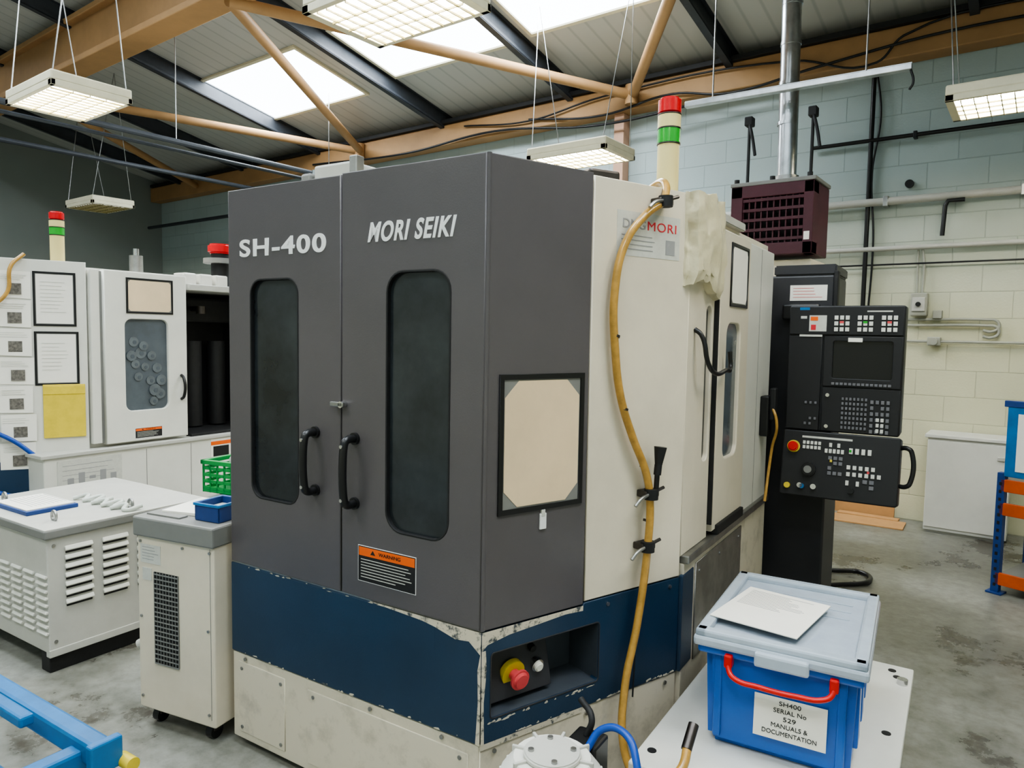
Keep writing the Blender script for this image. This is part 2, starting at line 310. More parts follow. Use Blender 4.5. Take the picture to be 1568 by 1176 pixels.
# fixtures
def fixture(cx,cy,z,lit=True):
    root('fluorescent_light',I4); w,d,h=.41,.27,.095
    box('housing',cx-w,cx+w,cy-d,cy+d,z+.025,z+h,FIXW,.012)
    merge('rim',[box('r',cx-w,cx+w,cy-d,cy-d+.03,z-.01,z+.03,FIXW,.003),box('r',cx-w,cx+w,cy+d-.03,cy+d,z-.01,z+.03,FIXW,.003),box('r',cx-w,cx-w+.05,cy-d,cy+d,z-.01,z+.03,FIXW,.003),box('r',cx+w-.05,cx+w,cy-d,cy+d,z-.01,z+.03,FIXW,.003)],FIXW)
    for k in (-.16,-.055,.055,.16): cyl('tube_%d'%(k*1000),(cx-w+.05,cy+k,z+.004),(cx+w-.05,cy+k,z+.004),.012,TUBEE if lit else TUBED,seg=10)
    box('reflector',cx-w+.05,cx+w-.05,cy-d+.03,cy+d-.03,z+.018,z+.024,REFL if lit else REFD,0)
    lv=[box('l',cx-w+.05+(i+.5)*.072-.003,cx-w+.05+(i+.5)*.072+.003,cy-d+.03,cy+d-.03,z-.018,z-.008,LOUV,0) for i in range(10)]
    lv+= [box('l',cx-w+.05,cx+w-.05,cy+k-.003,cy+k+.003,z-.018,z-.006,LOUV,0) for k in (-.11,0,.11)]
    merge('louvre',lv,LOUV)
    for sx in (-1,1):
        for sy in (-1,1):
            a=(cx+sx*w*.9,cy+sy*d*.9,z+h); e=(cx+sx*w*.9+sx*.12,cy,roofz(cy)-.03)
            cyl('chain_%d%d'%(sx,sy),a,e,.0045,STEEL,seg=6)
    if lit:
        L=bpy.data.lights.new('tube_light','AREA'); L.shape='RECTANGLE'; L.size=.7; L.size_y=.46; L.energy=22; L.color=(1,.95,.82)
        o=bpy.data.objects.new('tube_light',L); bpy.context.collection.objects.link(o); o.parent=CUR; o.location=(cx,cy,z+.0165)
for a in ((-3.46,5.62,3.19),(-.2,5.75,3.17),(-2.76,2.65,3.24),(-5.9,2.35,3.25),(.4,2.5,3.24),(-2.8,-.5,3.3),(.4,-.5,3.3)): fixture(*a)
fixture(-10.4,4.5,3.22,False)
# wall services
root('wall_conduits',I4); W=7.19
def hp(n,x0,x1,z,r,m): cyl(n,(x0,W-r-.03,z),(x1,W-r-.03,z),r,m,seg=14)
hp('black_conduit',-1.85,X1-.1,3.39,.018,BLACK); hp('air_main',-3.4,X1-.1,2.835,.035,LGREY); hp('small_pipe',-3.4,X1-.1,2.42,.022,LGREY)
cyl('vertical_conduit',(-1.35,W-.04,1.9),(-1.35,W-.04,4.0),.02,BLACK,seg=12); hp('thin_cable',-1.9,X1-.1,2.28,.008,BLACK)
tube('trailing_cable',[(-1.33,W-.04,4.0),(-1.28,W-.05,3.6),(-1.33,W-.04,3.1),(-1.29,W-.05,2.5),(-1.31,W-.04,1.7)],.009,BLACK)
for x in (-1.2,-.2,.8): box('clip_%.0f'%(x*10),x-.02,x+.02,W-.1,W,2.79,2.88,STEEL,.004)
for x in (-1.0,0,1): box('hanger_%.0f'%(x*10),x-.015,x+.015,W-.07,W,3.36,3.42,BLACK,.003)
tube('bent_stub',[(-.60,W-.1,2.79),(-.72,W-.1,2.79),(-.74,W-.1,2.75),(-.75,W-.1,2.5)],.018,BLACK,False)
cyl('wall_vent',(-1.03,W-.03,2.98),(-1.03,W,2.98),.035,BLACKM,seg=16)
root('wall_socket_set',I4)
SG=mat('socket_grey',s(160,160,148),.5,0,.1,9)
box('isolator',-.96,-.83,W-.11,W,1.82,2.02,SG,.012); box('isolator_cover',-.945,-.845,W-.125,W-.1,1.86,1.98,LGREY,.006); cyl('isolator_switch',(-.895,W-.15,1.92),(-.895,W-.12,1.92),.02,BLACK)
box('socket',-.79,-.72,W-.07,W,1.80,1.87,SG,.006)
for z in (1.79,1.74): tube('conduit_%d'%(z*100),[(-.99,W-.03,z),(-.4,W-.03,z),(-.33,W-.03,z-.01),(-.31,W-.03,z-.06),(-.36,W-.03,z-.1),(-.42,W-.03,z-.09)],.012,SG)
tube('riser',[(-.88,W-.03,2.0),(-.88,W-.03,2.3),(-.90,W-.03,2.42)],.01,SG); tube('riser_b',[(-.92,W-.03,2.0),(-.93,W-.03,2.42)],.008,SG)
hp('low_conduit',-.98,X1-.1,1.60,.012,SG); box('junction',-.82,-.72,W-.07,W,1.565,1.64,SG,.008); cyl('junction_screw',(-.77,W-.09,1.6),(-.77,W-.07,1.6),.03,SG)
root('hung_strut',I4)
box('strut_channel',-2.41,-.82,5.50,5.56,3.43,3.47,GALV,.004,Matrix.Rotation(math.radians(2.5),4,'Z')); box('strut_lip',-2.41,-.82,5.515,5.545,3.47,3.48,GALV,.002,Matrix.Rotation(math.radians(2.5),4,'Z'))
for x in (-2.2,-1.1): cyl('rod_%.0f'%x,(x,5.53,3.45),(x,5.53,roofz(5.53)-.02),.006,STEEL,seg=6)
tube('end_cable',[(-.83,5.56,3.44),(-.81,5.56,3.34),(-.83,5.56,3.30)],.008,BLACK)
root('overhead_pipework',I4)
for x,z,r in ((-7.4,3.55,.03),(-7.55,3.5,.02),(-9.6,3.7,.03)): cyl('pipe_%d'%(r*1000+x),(x,-1,z),(x,6.9,z),r,PURL,seg=10)
for y in (0,2,4,6): cyl('drop_%d'%y,(-7.45,y,3.56),(-7.45,y,roofz(y)-.03),.006,STEEL,seg=6)
cyl('lateral',(-13.8,6.85,3.5),(-5.5,6.85,3.5),.03,PURL,seg=10)

# ================================================================ MAIN MACHINE (machine axes RM)
G=root('machining_center',RM)
cx,cy=-1.158,1.693; ux,uy=.378,.926; A2=math.degrees(math.atan2(uy,ux)); LC=.86
ex,ey=cx+ux*LC,cy+uy*LC; XS=-.833
def core(inset,y1=3.8):
    i=inset
    return [(-2.315+i,cy+i),(cx-.676*i,cy+i),(ex-1.2*i,ey+.23*i),(XS-i,y1),(-2.315+i,y1)]
prism('core_lower',core(.03),.02,.42,CREAM); prism('core_middle',core(.16),.42,.66,GRILLE); prism('core_upper',core(.03),.66,2.07,CREAM)
prism('top_cover',core(.004,3.25),2.07,2.105,LGREY,.004)
box('rear_housing',-2.31,-1.02,3.8,5.3,.02,1.95,CREAM,.01)
for i,(x,y) in enumerate(((-2.2,1.8),(-1.2,1.85),(-.95,3.2),(-2.2,5.1),(-1.1,5.1))): cyl('foot_%d'%i,(x,y,0),(x,y,.05),.05,STEEL)
box('left_side_sheet',-2.315,-2.285,cy+.01,3.8,.72,2.1,CREAM,.004); box('left_side_band',-2.318,-2.285,cy+.01,3.8,.37,.72,BLUE,.004)
FF=frame(RM,0,cy,0,0); T=FF
xs=-1.731
plate('door_left',[(-2.313,.722),(xs-.003,.722),(xs-.003,2.107),(-2.313,2.107)],[rrect(-2.19,-1.938,.985,1.78,.055)],-.03,.006,DARK,.004)
plate('door_right',[(xs+.003,.722),(cx-.002,.722),(cx-.002,2.112),(xs+.003,2.112)],[rrect(-1.532,-1.281,.965,1.788,.065)],-.03,.006,DARK,.004)
fb('glass_left',-2.2,-1.93,.97,1.79,-.032,-.008,GLASS,0); fb('glass_right',-1.545,-1.27,.95,1.80,-.032,-.008,GLASS,0)
plate('gasket_left',rrect(-2.192,-1.936,.983,1.782,.057),[rrect(-2.186,-1.942,.989,1.776,.051)],-.01,.007,BLACKM,.001)
plate('gasket_right',rrect(-1.534,-1.279,.963,1.790,.067),[rrect(-1.528,-1.285,.969,1.784,.061)],-.01,.007,BLACKM,.001)
def handle(n,u,v0,v1):
    tube(n,[(u,-.005,v0),(u,-.05,v0+.004),(u,-.058,v0+.02),(u,-.058,v1-.02),(u,-.05,v1-.004),(u,-.005,v1)],.0135,BLACK,True)
    cyl(n+'_base0',(u,-.004,v0),(u,-.016,v0),.02,BLACK); cyl(n+'_base1',(u,-.004,v1),(u,-.016,v1),.02,BLACK)
    cyl(n+'_bolt0',(u,-.058,v0+.02),(u,-.0735,v0+.02),.006,CHROME,seg=10); cyl(n+'_bolt1',(u,-.058,v1-.02),(u,-.0735,v1-.02),.006,CHROME,seg=10)
handle('handle_left',-1.85,1.055,1.255); handle('handle_right',-1.665,1.035,1.25)
cyl('lock_body',(-1.712,-.004,1.36),(-1.712,-.03,1.36),.011,CHROME); fb('lock_lever',-1.76,-1.70,1.352,1.368,.02,.03,STEEL,.003); cyl('lock_pin',(-1.74,-.004,1.362),(-1.74,-.025,1.362),.007,CHROME)
text('model_lettering','SH-400',-2.245,-1.80,1.862,1.925,.007,TXT,0,.026,1.14)
text('maker_lettering','MORI SEIKI',-1.612,-1.262,1.882,1.945,.007,TXT,.28,.03,1.14)
warning('door_warning',-1.648,-1.405,.782,.898,.007)
fb('band_front',-2.318,cx-.002,.37,.716,-.03,.004,BLUE,.004)
plate('band_chip_top',[(-1.60,.716),(-1.45,.708),(-1.38,.704),(-1.33,.696),(-1.25,.676),(-1.20,.682),(cx+.002,.648),(cx+.002,.718),(-1.6,.718)],[],.0035,.0048,CHIP,.0002)
plate('band_chip_edge',[(cx-.014,.37),(cx+.002,.37),(cx+.002,.66),(cx-.009,.60),(cx-.006,.5)],[],.0035,.0048,CHIP,.0002)
fb('band_patch',-1.46,-1.33,.59,.706,.0035,.0044,BLUE,.0)
chips('band_chips_top',-2.25,-1.45,.712,.004,16,.006); chips('band_chips_low',-2.25,-1.2,.374,.004,22,.006)
fb('door_sill',-2.316,cx,.714,.722,-.02,.0005,STEEL,.001)
fb('base_front',-2.316,cx-.004,.03,.366,-.028,-.001,BASEC,.003)
plate('base_access_cover',[(-2.28,.06),(-2.02,.06),(-2.02,.335),(-2.28,.335)],[],-.002,.003,BASEC,.0015)
plate('base_center_cover',[(-1.90,.06),(-1.2,.06),(-1.2,.33),(-1.90,.33)],[],-.002,.003,BASEC,.0015)
for k,(u,v) in enumerate(((-2.26,.31),(-2.04,.31),(-2.26,.08),(-2.04,.08),(-1.87,.31),(-1.23,.31),(-2.24,.35),(-1.6,.35),(-1.3,.352))): bolt('bolt_%d'%k,u,v,.002)
# chamfer face
FC=frame(RM,cx,cy,0,A2); T=FC
plate('corner_sheet_dark',[(.002,.722),(.394,.722),(.394,2.112),(.002,2.112)],[],-.03,.006,DARK,.004)
cyl('corner_round',(0.004,.0,.722),(.004,.0,2.112),.0075,DARK,seg=12)
plate('corner_sheet_cream',[(.400,.73),(LC,.73),(LC,2.105),(.400,2.105)],[],-.03,.004,CREAM,.004)
fb('corner_gap',.392,.402,.73,2.1,-.02,-.005,BLACKM,0)
docframe('document_holder',.045,.372,1.062,1.482,.006,CARD,.016,.05)
fb('tag',.203,.228,1.0,1.05,.006,.012,TXT,.002); fb('tag_tape',.208,.222,1.04,1.062,.006,.013,LABEL,.001)
R1=rrect(.035,.468,.445,.645,.012)
plate('band_corner',[(.002,.37),(LC,.37),(LC,.725),(.40,.725),(.395,.716),(.002,.716)],[R1],-.03,.004,BLUE,.003)
plate('recess_trim',rrect(.031,.472,.441,.649,.014),[R1],.002,.006,COLM,.001)
plate('band_chip_corner',[(.0,.66),(.02,.676),(.10,.69),(.2,.696),(.32,.704),(.395,.70),(.395,.717),(0,.717)],[],.0036,.0046,CHIP,.0002)
plate('band_chip_vert',[(.0,.37),(.012,.37),(.009,.5),(.018,.6),(.014,.66),(0,.66)],[],.0036,.0046,CHIP,.0002)
chips('band_chips_corner',.02,.45,.43,.004,22,.008); chips('band_chips_corner_low',.02,.84,.374,.004,22,.007)
fb('recess_floor',.03,.47,.435,.446,-.15,.0,RECM,0); fb('recess_roof',.03,.47,.644,.65,-.15,0,RECM,0); fb('recess_back',.03,.47,.44,.65,-.155,-.145,RECM,0); fb('recess_right',.467,.473,.44,.65,-.15,0,RECM,0); fb('recess_left',.028,.036,.44,.65,-.15,0,RECM,0)
fb('switch_plate',.045,.30,.46,.63,-.065,-.055,COLM,.004,Matrix.Rotation(math.radians(-14),4,'X'))
cyl('estop_ring',(.15,.06,.54),(.15,.040,.535),.042,YEL); cyl('estop_stem',(.15,.04,.535),(.15,.015,.53),.018,PINK); cyl('estop_mushroom',(.15,.02,.532),(.15,-.008,.527),.033,PINK,b=.01)
cyl('button_bezel',(.248,.06,.54),(.248,.042,.535),.022,CHROME); cyl('button_cap',(.248,.045,.535),(.248,.030,.532),.016,PAPER,b=.004)
cyl('dark_button',(.235,.07,.595),(.235,.05,.59),.012,BLACKM)
plate('base_corner',[(.002,.03),(LC,.03),(LC,.366),(.002,.366)],[],-.028,-.001,BASEC,.003)
fb('base_strip',.0,.40,.352,.372,-.005,.003,CHIP,.001)
for k,(u,v) in enumerate(((.05,.34),(.42,.345),(.8,.345),(.05,.07),(.8,.07),(.81,.7),(.505,.7))): bolt('cbolt_%d'%k,u,v,.004)
fb('maker_sticker',.50,.80,1.865,2.01,.004,.0052,LABEL,.0)
text('sticker_text_a','DMG',.525,.63,1.955,1.985,.0052,INK,0,.01); text('sticker_text_b','MORI',.64,.78,1.955,1.985,.0052,TXTR,0,.0,1.1)
lines('sticker_print',.52,.68,1.88,1.94,4,.0054,INK); fb('sticker_code',.73,.775,1.88,1.93,.0052,.006,INK,0)
tube('amber_hose',[(.80,.16,2.13),(.74,.02,2.13),(.69,-.03,2.06),(.60,-.035,2.0),(.515,-.03,1.90),(.475,-.028,1.74),(.485,-.028,1.55),(.515,-.028,1.40),(.57,-.03,1.27),(.64,-.035,1.13),(.655,-.04,1.04),(.645,-.045,.88),(.60,-.05,.62),(.54,-.06,.42),(.50,-.10,.26),(.50,-.16,.15)],.0135,HOSE)
tube('thin_cord',[(.62,-.02,.62),(.625,-.02,.5),(.62,-.02,.35)],.003,BLACKM)
for k,(u,v) in enumerate(((.483,1.60),(.53,1.36),(.63,1.16),(.655,.97))): cyl('hose_tape_%d'%k,(u,-.029,v-.004),(u+.002,-.029,v+.004),.0142,DSTEEL,seg=16)
def clampp(n,u,v):
    cyl(n+'_ring',(u,-.045,v-.018),(u,-.045,v+.018),.024,BLACKM); fb(n+'_block',u-.03,u+.035,v-.012,v+.012,.004,.05,DSTEEL,.004)
    tube(n+'_wing',[(u-.02,-.05,v),(u-.06,-.055,v-.01),(u-.085,-.055,v-.03)],.006,STEEL); cyl(n+'_screw',(u+.02,-.05,v+.01),(u+.05,-.055,v+.02),.006,DSTEEL,seg=8)
clampp('clamp_upper',.655,1.065); clampp('clamp_lower',.645,.885); clampp('clamp_top',.68,2.05)
cyl('brush_handle',(.672,-.05,1.07),(.676,-.05,1.14),.009,BLACK); cyl('brush_ferrule',(.676,-.05,1.13),(.68,-.05,1.165),.013,BLACKM); cyl('brush_bristles',(.68,-.05,1.16),(.688,-.05,1.225),.012,BLACKM,.022)
# top items
T=RM
box('top_bracket',-2.05,-1.86,1.86,2.05,2.1,2.205,LGREY,.01); box('top_bracket_end',-1.85,-1.815,1.84,1.88,2.1,2.215,STEEL,.004); box('top_bolt_block',-2.11,-2.06,1.85,1.95,2.1,2.18,GREY,.01)
cyl('bracket_pin',(-2.085,1.9,2.16),(-2.085,1.9,2.2),.012,CHROME)
box('top_clamp',-1.10,-.98,2.1,2.2,2.1,2.135,DSTEEL,.01,Matrix.Rotation(math.radians(60),4,'Z'))
def tower(x,y,z,k=1.,r=.042):
    cyl('tower_body',(x,y,z),(x,y,z+.20*k),r*.95,LENS,b=.003); cyl('tower_green',(x,y,z+.20*k),(x,y,z+.255*k),r,GREEN,b=.003)
    cyl('tower_clear',(x,y,z+.255*k),(x,y,z+.305*k),r,LENS,b=.003); cyl('tower_red',(x,y,z+.305*k),(x,y,z+.365*k),r,REDE,b=.008); cyl('tower_foot',(x,y,z-.01),(x,y,z+.015),r*1.15,LGREY)
    for q in (.2,.255,.305): cyl('tower_joint_%d'%(q*1000),(x,y,z+q*k-.002),(x,y,z+q*k+.002),r*1.03,DSTEEL)
tower(-.95,2.56,2.105)
cyl('spare_lens',(-.93,2.78,2.1),(-.93,2.78,2.15),.03,REDE,b=.006)
# side face
FS=frame(RM,XS,0,0,90); T=FS
plate('side_sheet_front',[(ey,.80),(2.80,.80),(2.80,2.06),(ey,2.10)],[rrect(2.70,2.775,1.12,1.72,.03)],-.03,.004,CREAM,.004)
fb('side_window_dark',2.69,2.79,1.1,1.74,-.03,-.014,GLASS,0)
plate('side_door',[(2.82,.82),(3.27,.82),(3.27,2.03),(2.82,2.03)],[rrect(2.93,3.14,1.1,1.66,.05)],-.03,.02,CREAM,.006)
fb('side_door_glass',2.92,3.15,1.09,1.67,-.02,.004,GLASS2,0); docframe('side_document_holder',2.95,3.22,1.73,1.99,.02,PAPER,.012,.02)
fb('side_gap',2.80,2.82,.82,2.05,-.03,-.01,BLACKM,0); fb('side_hinge',2.806,2.816,.85,2.0,-.02,.02,BLACKM,.002)
fb('side_panel_rear',3.29,3.78,.45,2.03,-.03,.008,WHITE,.006); fb('side_sill',ey+.02,3.78,.77,.80,-.03,.03,STEEL,.004); fb('side_panel_seam',3.52,3.524,.8,2.02,.006,.009,GREY,0)
fb('side_base',ey+.02,3.78,.03,.77,-.03,.012,BASEC,.004); fb('side_base_band',ey,2.62,.37,.73,.0,.016,BLUE,.004)
plate('side_tray_plate',[(2.64,.36),(3.3,.36),(3.3,.74),(2.64,.74)],[],.012,.018,STEEL,.002); fb('side_chute',2.86,3.25,.80,.84,.0,.035,BLACKM,.004)
for k,u in enumerate((2.68,2.95,3.25)): bolt('side_bolt_%d'%k,u,.70,.018)
tube('coat_hook_rail',[(2.56,-.005,1.63),(2.56,-.03,1.61),(2.57,-.055,1.51),(2.64,-.06,1.47),(2.80,-.06,1.475),(2.87,-.055,1.48),(2.875,-.05,1.545)],.009,BLACK)
fb('handset_holder',3.60,3.68,1.12,1.32,.008,.05,BLACK,.008); tube('handset_cord',[(3.64,-.04,1.3),(3.6,-.09,1.2),(3.66,-.06,1.05),(3.6,-.05,.8)],.007,HOSE)
fb('handset',3.61,3.66,1.2,1.36,.05,.08,BLACKM,.008)
# draped plastic sheet over the corner
bm=bmesh.new(); bmesh.ops.create_cube(bm,size=1)
for v in bm.verts: v.co=Vector((2.62+v.co.x*.33,-.012+v.co.y*.05,1.945+v.co.z*.33))
bmesh.ops.subdivide_edges(bm,edges=bm.edges[:],cuts=24,use_grid_fill=True)
for v in bm.verts:
    c=v.co.copy(); amt=.018 if c.y<-.0 else .004
    v.co.y-= .018*(1-((c.x-2.62)/.165)**2)*(1 if c.y<0 else 0)
    q=Vector((c.x*14+c.z*5,c.y*4,c.z*7)); k=mn.noise_vector(q)*amt+mn.noise_vector(c*34)*.005; v.co+=k
    if c.z<1.82: v.co.z+= .03*math.sin((c.x-2.45)*14); v.co.y+=.25*(1.82-c.z)*(1 if c.y<0 else 0)
link('draped_dust_sheet',fin(bm,'bag'),BAGC,True)

# ---------------- mist collector
root('mist_collector',I4)
box('pedestal',-1.95,-1.42,5.6,6.0,0,2.2,CREAM,.01)
x0,x1,z0,z1,y0=-2.01,-1.40,2.23,2.76,5.5
box('back',x0,x1,y0+.12,y0+.45,z0,z1,MAROON,.01); box('rim_top',x0,x1,y0,y0+.14,z1-.09,z1,MAROON,.006); box('rim_bottom',x0,x1,y0,y0+.14,z0,z0+.09,MAROON,.006); box('rim_l',x0,x0+.09,y0,y0+.14,z0,z1,MAROON,.006); box('rim_r',x1-.07,x1,y0,y0+.14,z0,z1,MAROON,.006)
box('dark_mesh',x0+.08,x1-.06,y0+.09,y0+.12,z0+.08,z1-.08,GRILLE,0)
merge('grille',[box('g',x0+.09+i*.046-.005,x0+.09+i*.046+.005,y0+.02,y0+.05,z0+.08,z1-.08,MAROON,0) for i in range(11)]+[box('g',x0+.08,x1-.06,y0+.01,y0+.04,z0+.12+i*.075-.011,z0+.12+i*.075+.011,MAROON,0) for i in range(5)],MAROON)
box('cap',x0-.01,x1+.01,y0,y0+.45,z1,z1+.03,GREY,.006); box('label',x1-.06,x1-.02,y0-.002,y0,z0+.1,z0+.16,PAPER,0)
for k in range(3): cyl('corner_lug_%d'%k,(x0+.03+k*.27,y0+.03,z1+.02),(x0+.03+k*.27,y0+.03,z1+.06),.02,BLACKM,seg=12)
for i,x in enumerate((-1.93,-1.46)):
    cyl('rod_%d'%i,(x,5.62,2.76),(x+.0,5.62,3.30),.012,BLACKM,seg=10); box('clamp_%d'%i,x-.03,x+.03,5.58,5.66,3.24,3.31,BLACKM,.008); tube('clamp_arm_%d'%i,[(x,5.6,3.28),(x+.04,5.57,3.15),(x+.07,5.56,3.0)],.012,BLACKM)
root('exhaust_duct',I4)
cyl('duct_collar',(-1.68,5.78,z1+.03),(-1.68,5.78,z1+.1),.09,STEEL)
cyl('duct',(-1.68,5.78,z1+.05),(-1.70,5.78,roofz(5.78)-.03),.072,GALV)
for z in (3.25,3.55,3.85,4.15,4.4): cyl('duct_joint_%d'%(z*100),(-1.69,5.78,z),(-1.69,5.78,z+.025),.077,GALV)

# ================================================================ CONTROL PANEL
root('machine_control_panel',RM)
box('column',-.875,-.56,3.95,4.35,.04,1.93,COLM,.01); prism('column_head',[(-.86,3.95),(-.555,3.95),(-.555,4.35),(-.86,4.35)],1.93,1.985,COLM,.008); box('column_foot',-.9,-.53,3.93,4.4,0,.05,BLACK,.008)
box('column_corner_strip',-.565,-.545,3.94,4.0,.85,1.95,BLACKM,.004)
T=frame(RM,0,3.95,0,0); fb('paper_label',-.775,-.595,1.80,1.88,.001,.003,PAPER,0); lines('paper_label_print',-.76,-.61,1.81,1.872,4,.003,TXTR,.002); fb('hinge',-.80,-.62,1.70,1.78,0,.06,BLACK,.01)
tube('floor_cable',[(-.80,.42,.3),(-.72,.8,.06),(-.58,1.02,.02),(-.44,1.18,.02),(-.5,1.36,.02),(-.66,1.30,.02),(-.85,1.2,.03)],.016,BLACK)
T=frame(RM,0,3.75,0,0)
px=lambda x:-.73+(x-1208)*.002825
pz=lambda y:1.76-(y-469)*.00324
plate('pendant_back',rrect(-.735,-.225,1.15,1.765,.012),[],-.16,-.012,PANEL,.006)
plate('pendant_face_top',[(-.73,1.625),(-.23,1.625),(-.23,1.76),(-.73,1.76)],[],-.02,.004,PANEL,.003)
plate('pendant_face_left',[(-.73,1.155),(px(1262),1.155),(px(1262),1.618),(-.73,1.618)],[],-.02,.0,PANEL,.003)
plate('pendant_face_screen',[(px(1266),1.375),(-.23,1.375),(-.23,1.618),(px(1266),1.618)],[rrect(px(1280),px(1371),1.415,1.595,.01)],-.02,.004,PANEL,.003)
fb('screen',px(1279),px(1372),1.41,1.60,-.015,-.008,SCREEN,0)
plate('pendant_face_keys',[(px(1266),1.155),(-.23,1.155),(-.23,1.37),(px(1266),1.37)],[],-.02,.0,PANEL,.003)
def keys(n,x0,x1,y0,y1,nx,ny,m,d,fill=.72,prob=1,d1=.006):
    ps=[]; w=(x1-x0)/nx; h=(y1-y0)/ny
    for i in range(nx):
        for j in range(ny):
            if random.random()>prob: continue
            a=x0+(i+.5)*w; c=y0+(j+.5)*h
            ps.append(fb('k',px(a-w*fill/2),px(a+w*fill/2),pz(c+h*fill/2),pz(c-h*fill/2),d,d+d1,m,.001))
    return merge(n,ps,m)
for i,a in enumerate((1279,1315,1351)): keys('soft_keys_%d'%i,a,a+26,481,507,3,3,KW,.004,.7)
for i,a in enumerate((1288,1324,1360)): keys('soft_key_accent_%d'%i,a,a+8,490,494,1,1,(PINK,GREEN,PINK)[i],.0105,.8,1,.001)
fb('card',px(1240),px(1268),pz(506),pz(482),.004,.005,LABEL,0); fb('card_strip',px(1242),px(1254),pz(490),pz(484),.005,.006,ORANGE,0); fb('card_red',px(1243),px(1251),pz(504),pz(496),.005,.006,TXTR,0)
fb('badge',px(1224),px(1240),pz(474),pz(470),.004,.005,SBLUE,0); fb('title_strip',px(1330),px(1368),pz(477),pz(475),.004,.005,LABEL,0); fb('title_strip_b',px(1225),px(1262),pz(514),pz(511),.004,.005,LABEL,0); fb('sticker_small',px(1303),px(1325),pz(521),pz(515),.004,.005,PAPER,0); fb('orange_mark',px(1226),px(1236),pz(487),pz(483),.004,.005,LABEL,0)
keys('screen_keys',1279,1372,581,586,14,1,KG,.004)
keys('alpha_keys',1296,1338,602,652,7,7,KG,.0,.55); keys('cursor_keys',1340,1372,604,656,4,6,KG,.0,.6,.9); keys('white_cursor_keys',1350,1364,630,654,2,3,KW,.001,.65); keys('left_keys',1236,1260,610,650,3,5,KG,.0,.45,.7)
for i,y in enumerate((601,648)): cyl('key_lock_%d'%i,(px(1275),0,pz(y)),(px(1275),-.015,pz(y)),.009,CHROME,seg=14)
T=frame(RM,0,3.75,0,0)@Matrix.Translation((0,-.0,1.15))@Matrix.Rotation(math.radians(-9),4,'X')@Matrix.Translation((0,0,-1.15))
plate('deck',rrect(-.735,-.215,.825,1.148,.012),[],-.12,.01,PANEL,.006)
keys('deck_keys_a',1239,1270,672,686,5,2,KW,.01); keys('deck_keys_b',1275,1307,672,690,5,2,KW,.01,.7,.9); keys('deck_keys_c',1312,1350,676,690,4,1,KW,.01,.6,.9)
keys('deck_keys_d',1281,1306,692,722,3,4,KG,.01,.7,.9); keys('deck_keys_e',1310,1366,702,722,6,2,KW,.01,.6,.85); keys('deck_keys_f',1336,1366,722,738,3,2,KG,.01,.7,.9); keys('deck_keys_g',1310,1334,724,736,3,1,KW,.01,.6,.9)
for i,(a,c) in enumerate(((1316,683),(1345,712),(1287,700))): keys('deck_accent_%d'%i,a-2,a+2,c-2,c+2,1,1,(GREEN,PINK,YEL)[i],.0165,.9,1,.001)
fb('deck_title',px(1238),px(1318),pz(668.5),pz(665.5),.01,.011,LABEL,0)
cyl('stop_ring',(px(1225),-.01,pz(683)),(px(1225),-.018,pz(683)),.03,YEL); cyl('stop_button',(px(1225),-.015,pz(683)),(px(1225),-.045,pz(683)),.024,RED,b=.006)
cyl('feed_dial',(px(1252),-.01,pz(716)),(px(1252),-.04,pz(716)),.034,BLACK,b=.006); cyl('feed_dial_cap',(px(1252),-.038,pz(716)),(px(1252),-.045,pz(716)),.018,GREY)
for i,(a,b_) in enumerate(((1321,741),(1262,741),(1240,741))): cyl('knob_%d'%i,(px(a),-.01,pz(b_)),(px(a),-.03,pz(b_)),.013,BLACK if i==0 else CHROME,seg=16)
cyl('yellow_knob',(px(1219),-.01,pz(743)),(px(1219),-.028,pz(743)),.014,YEL); cyl('blue_knob',(px(1243),-.01,pz(742)),(px(1243),-.03,pz(742)),.012,SBLUE)
tube('grab_handle',[(-.235,.03,1.10),(-.18,.0,1.10),(-.168,.0,1.08),(-.168,.0,.95),(-.18,.0,.93),(-.235,.03,.93)],.011,BLACK)

# ================================================================ BLUE BOX + TABLE
root('white_machine_table',RM)
box('top',-.77,-.09,1.90,3.06,.315,.35,WHITE,.006); box('body',-.74,-.12,1.95,3.03,.05,.315,WHITE,.004)
for i,(x,y) in enumerate(((-.68,2.06),(-.18,2.06),(-.68,2.96),(-.18,2.96))): cyl('foot_%d'%i,(x,y,0),(x,y,.06),.03,STEEL)
for i,(x,y) in enumerate(((-.73,1.99),(-.14,2.95),(-.14,2.5),(-.16,3.0))): cyl('hole_%d'%i,(x,y,.349),(x,y,.352),.014,BLACKM)
cyl('eye_bolt',(-.12,2.9,.35),(-.12,2.9,.37),.018,CHROME)
T=frame(RM,-.42,2.42,.352,2.5); root('plastic_storage_box',T)
bx,by,bh=.212,.29,.325
bm=bmesh.new(); bmesh.ops.create_cube(bm,size=1)
for v in bm.verts:
    k=1 if v.co.z>0 else .95; v.co=Vector((v.co.x*2*bx*k,v.co.y*2*by*k,bh/2+v.co.z*bh))
bmesh.ops.bevel(bm,geom=bm.edges[:],offset=.022,segments=4,affect='EDGES'); link('tub',fin(bm,'tub'),PBLUE,True)
box('rim',-bx-.018,bx+.018,-by-.018,by+.018,bh-.035,bh-.005,PBLUE,.008)
for i in range(3):
    for sx in (-1,1): box('rib_%d_%d'%(i,sx),sx*bx*.98-.008,sx*bx*.98+.008,-.2+i*.17,-.12+i*.17,.06,bh-.03,PBLUE,.006)
for sx in (-.17,.175): box('front_rib_%d'%(sx*100),sx-.012,sx+.012,-by*1.0,-by*.9,.03,bh-.03,PBLUE,.006)
box('lid_base',-bx-.03,bx+.03,-by-.03,by+.03,bh-.012,bh+.02,LID,.012)
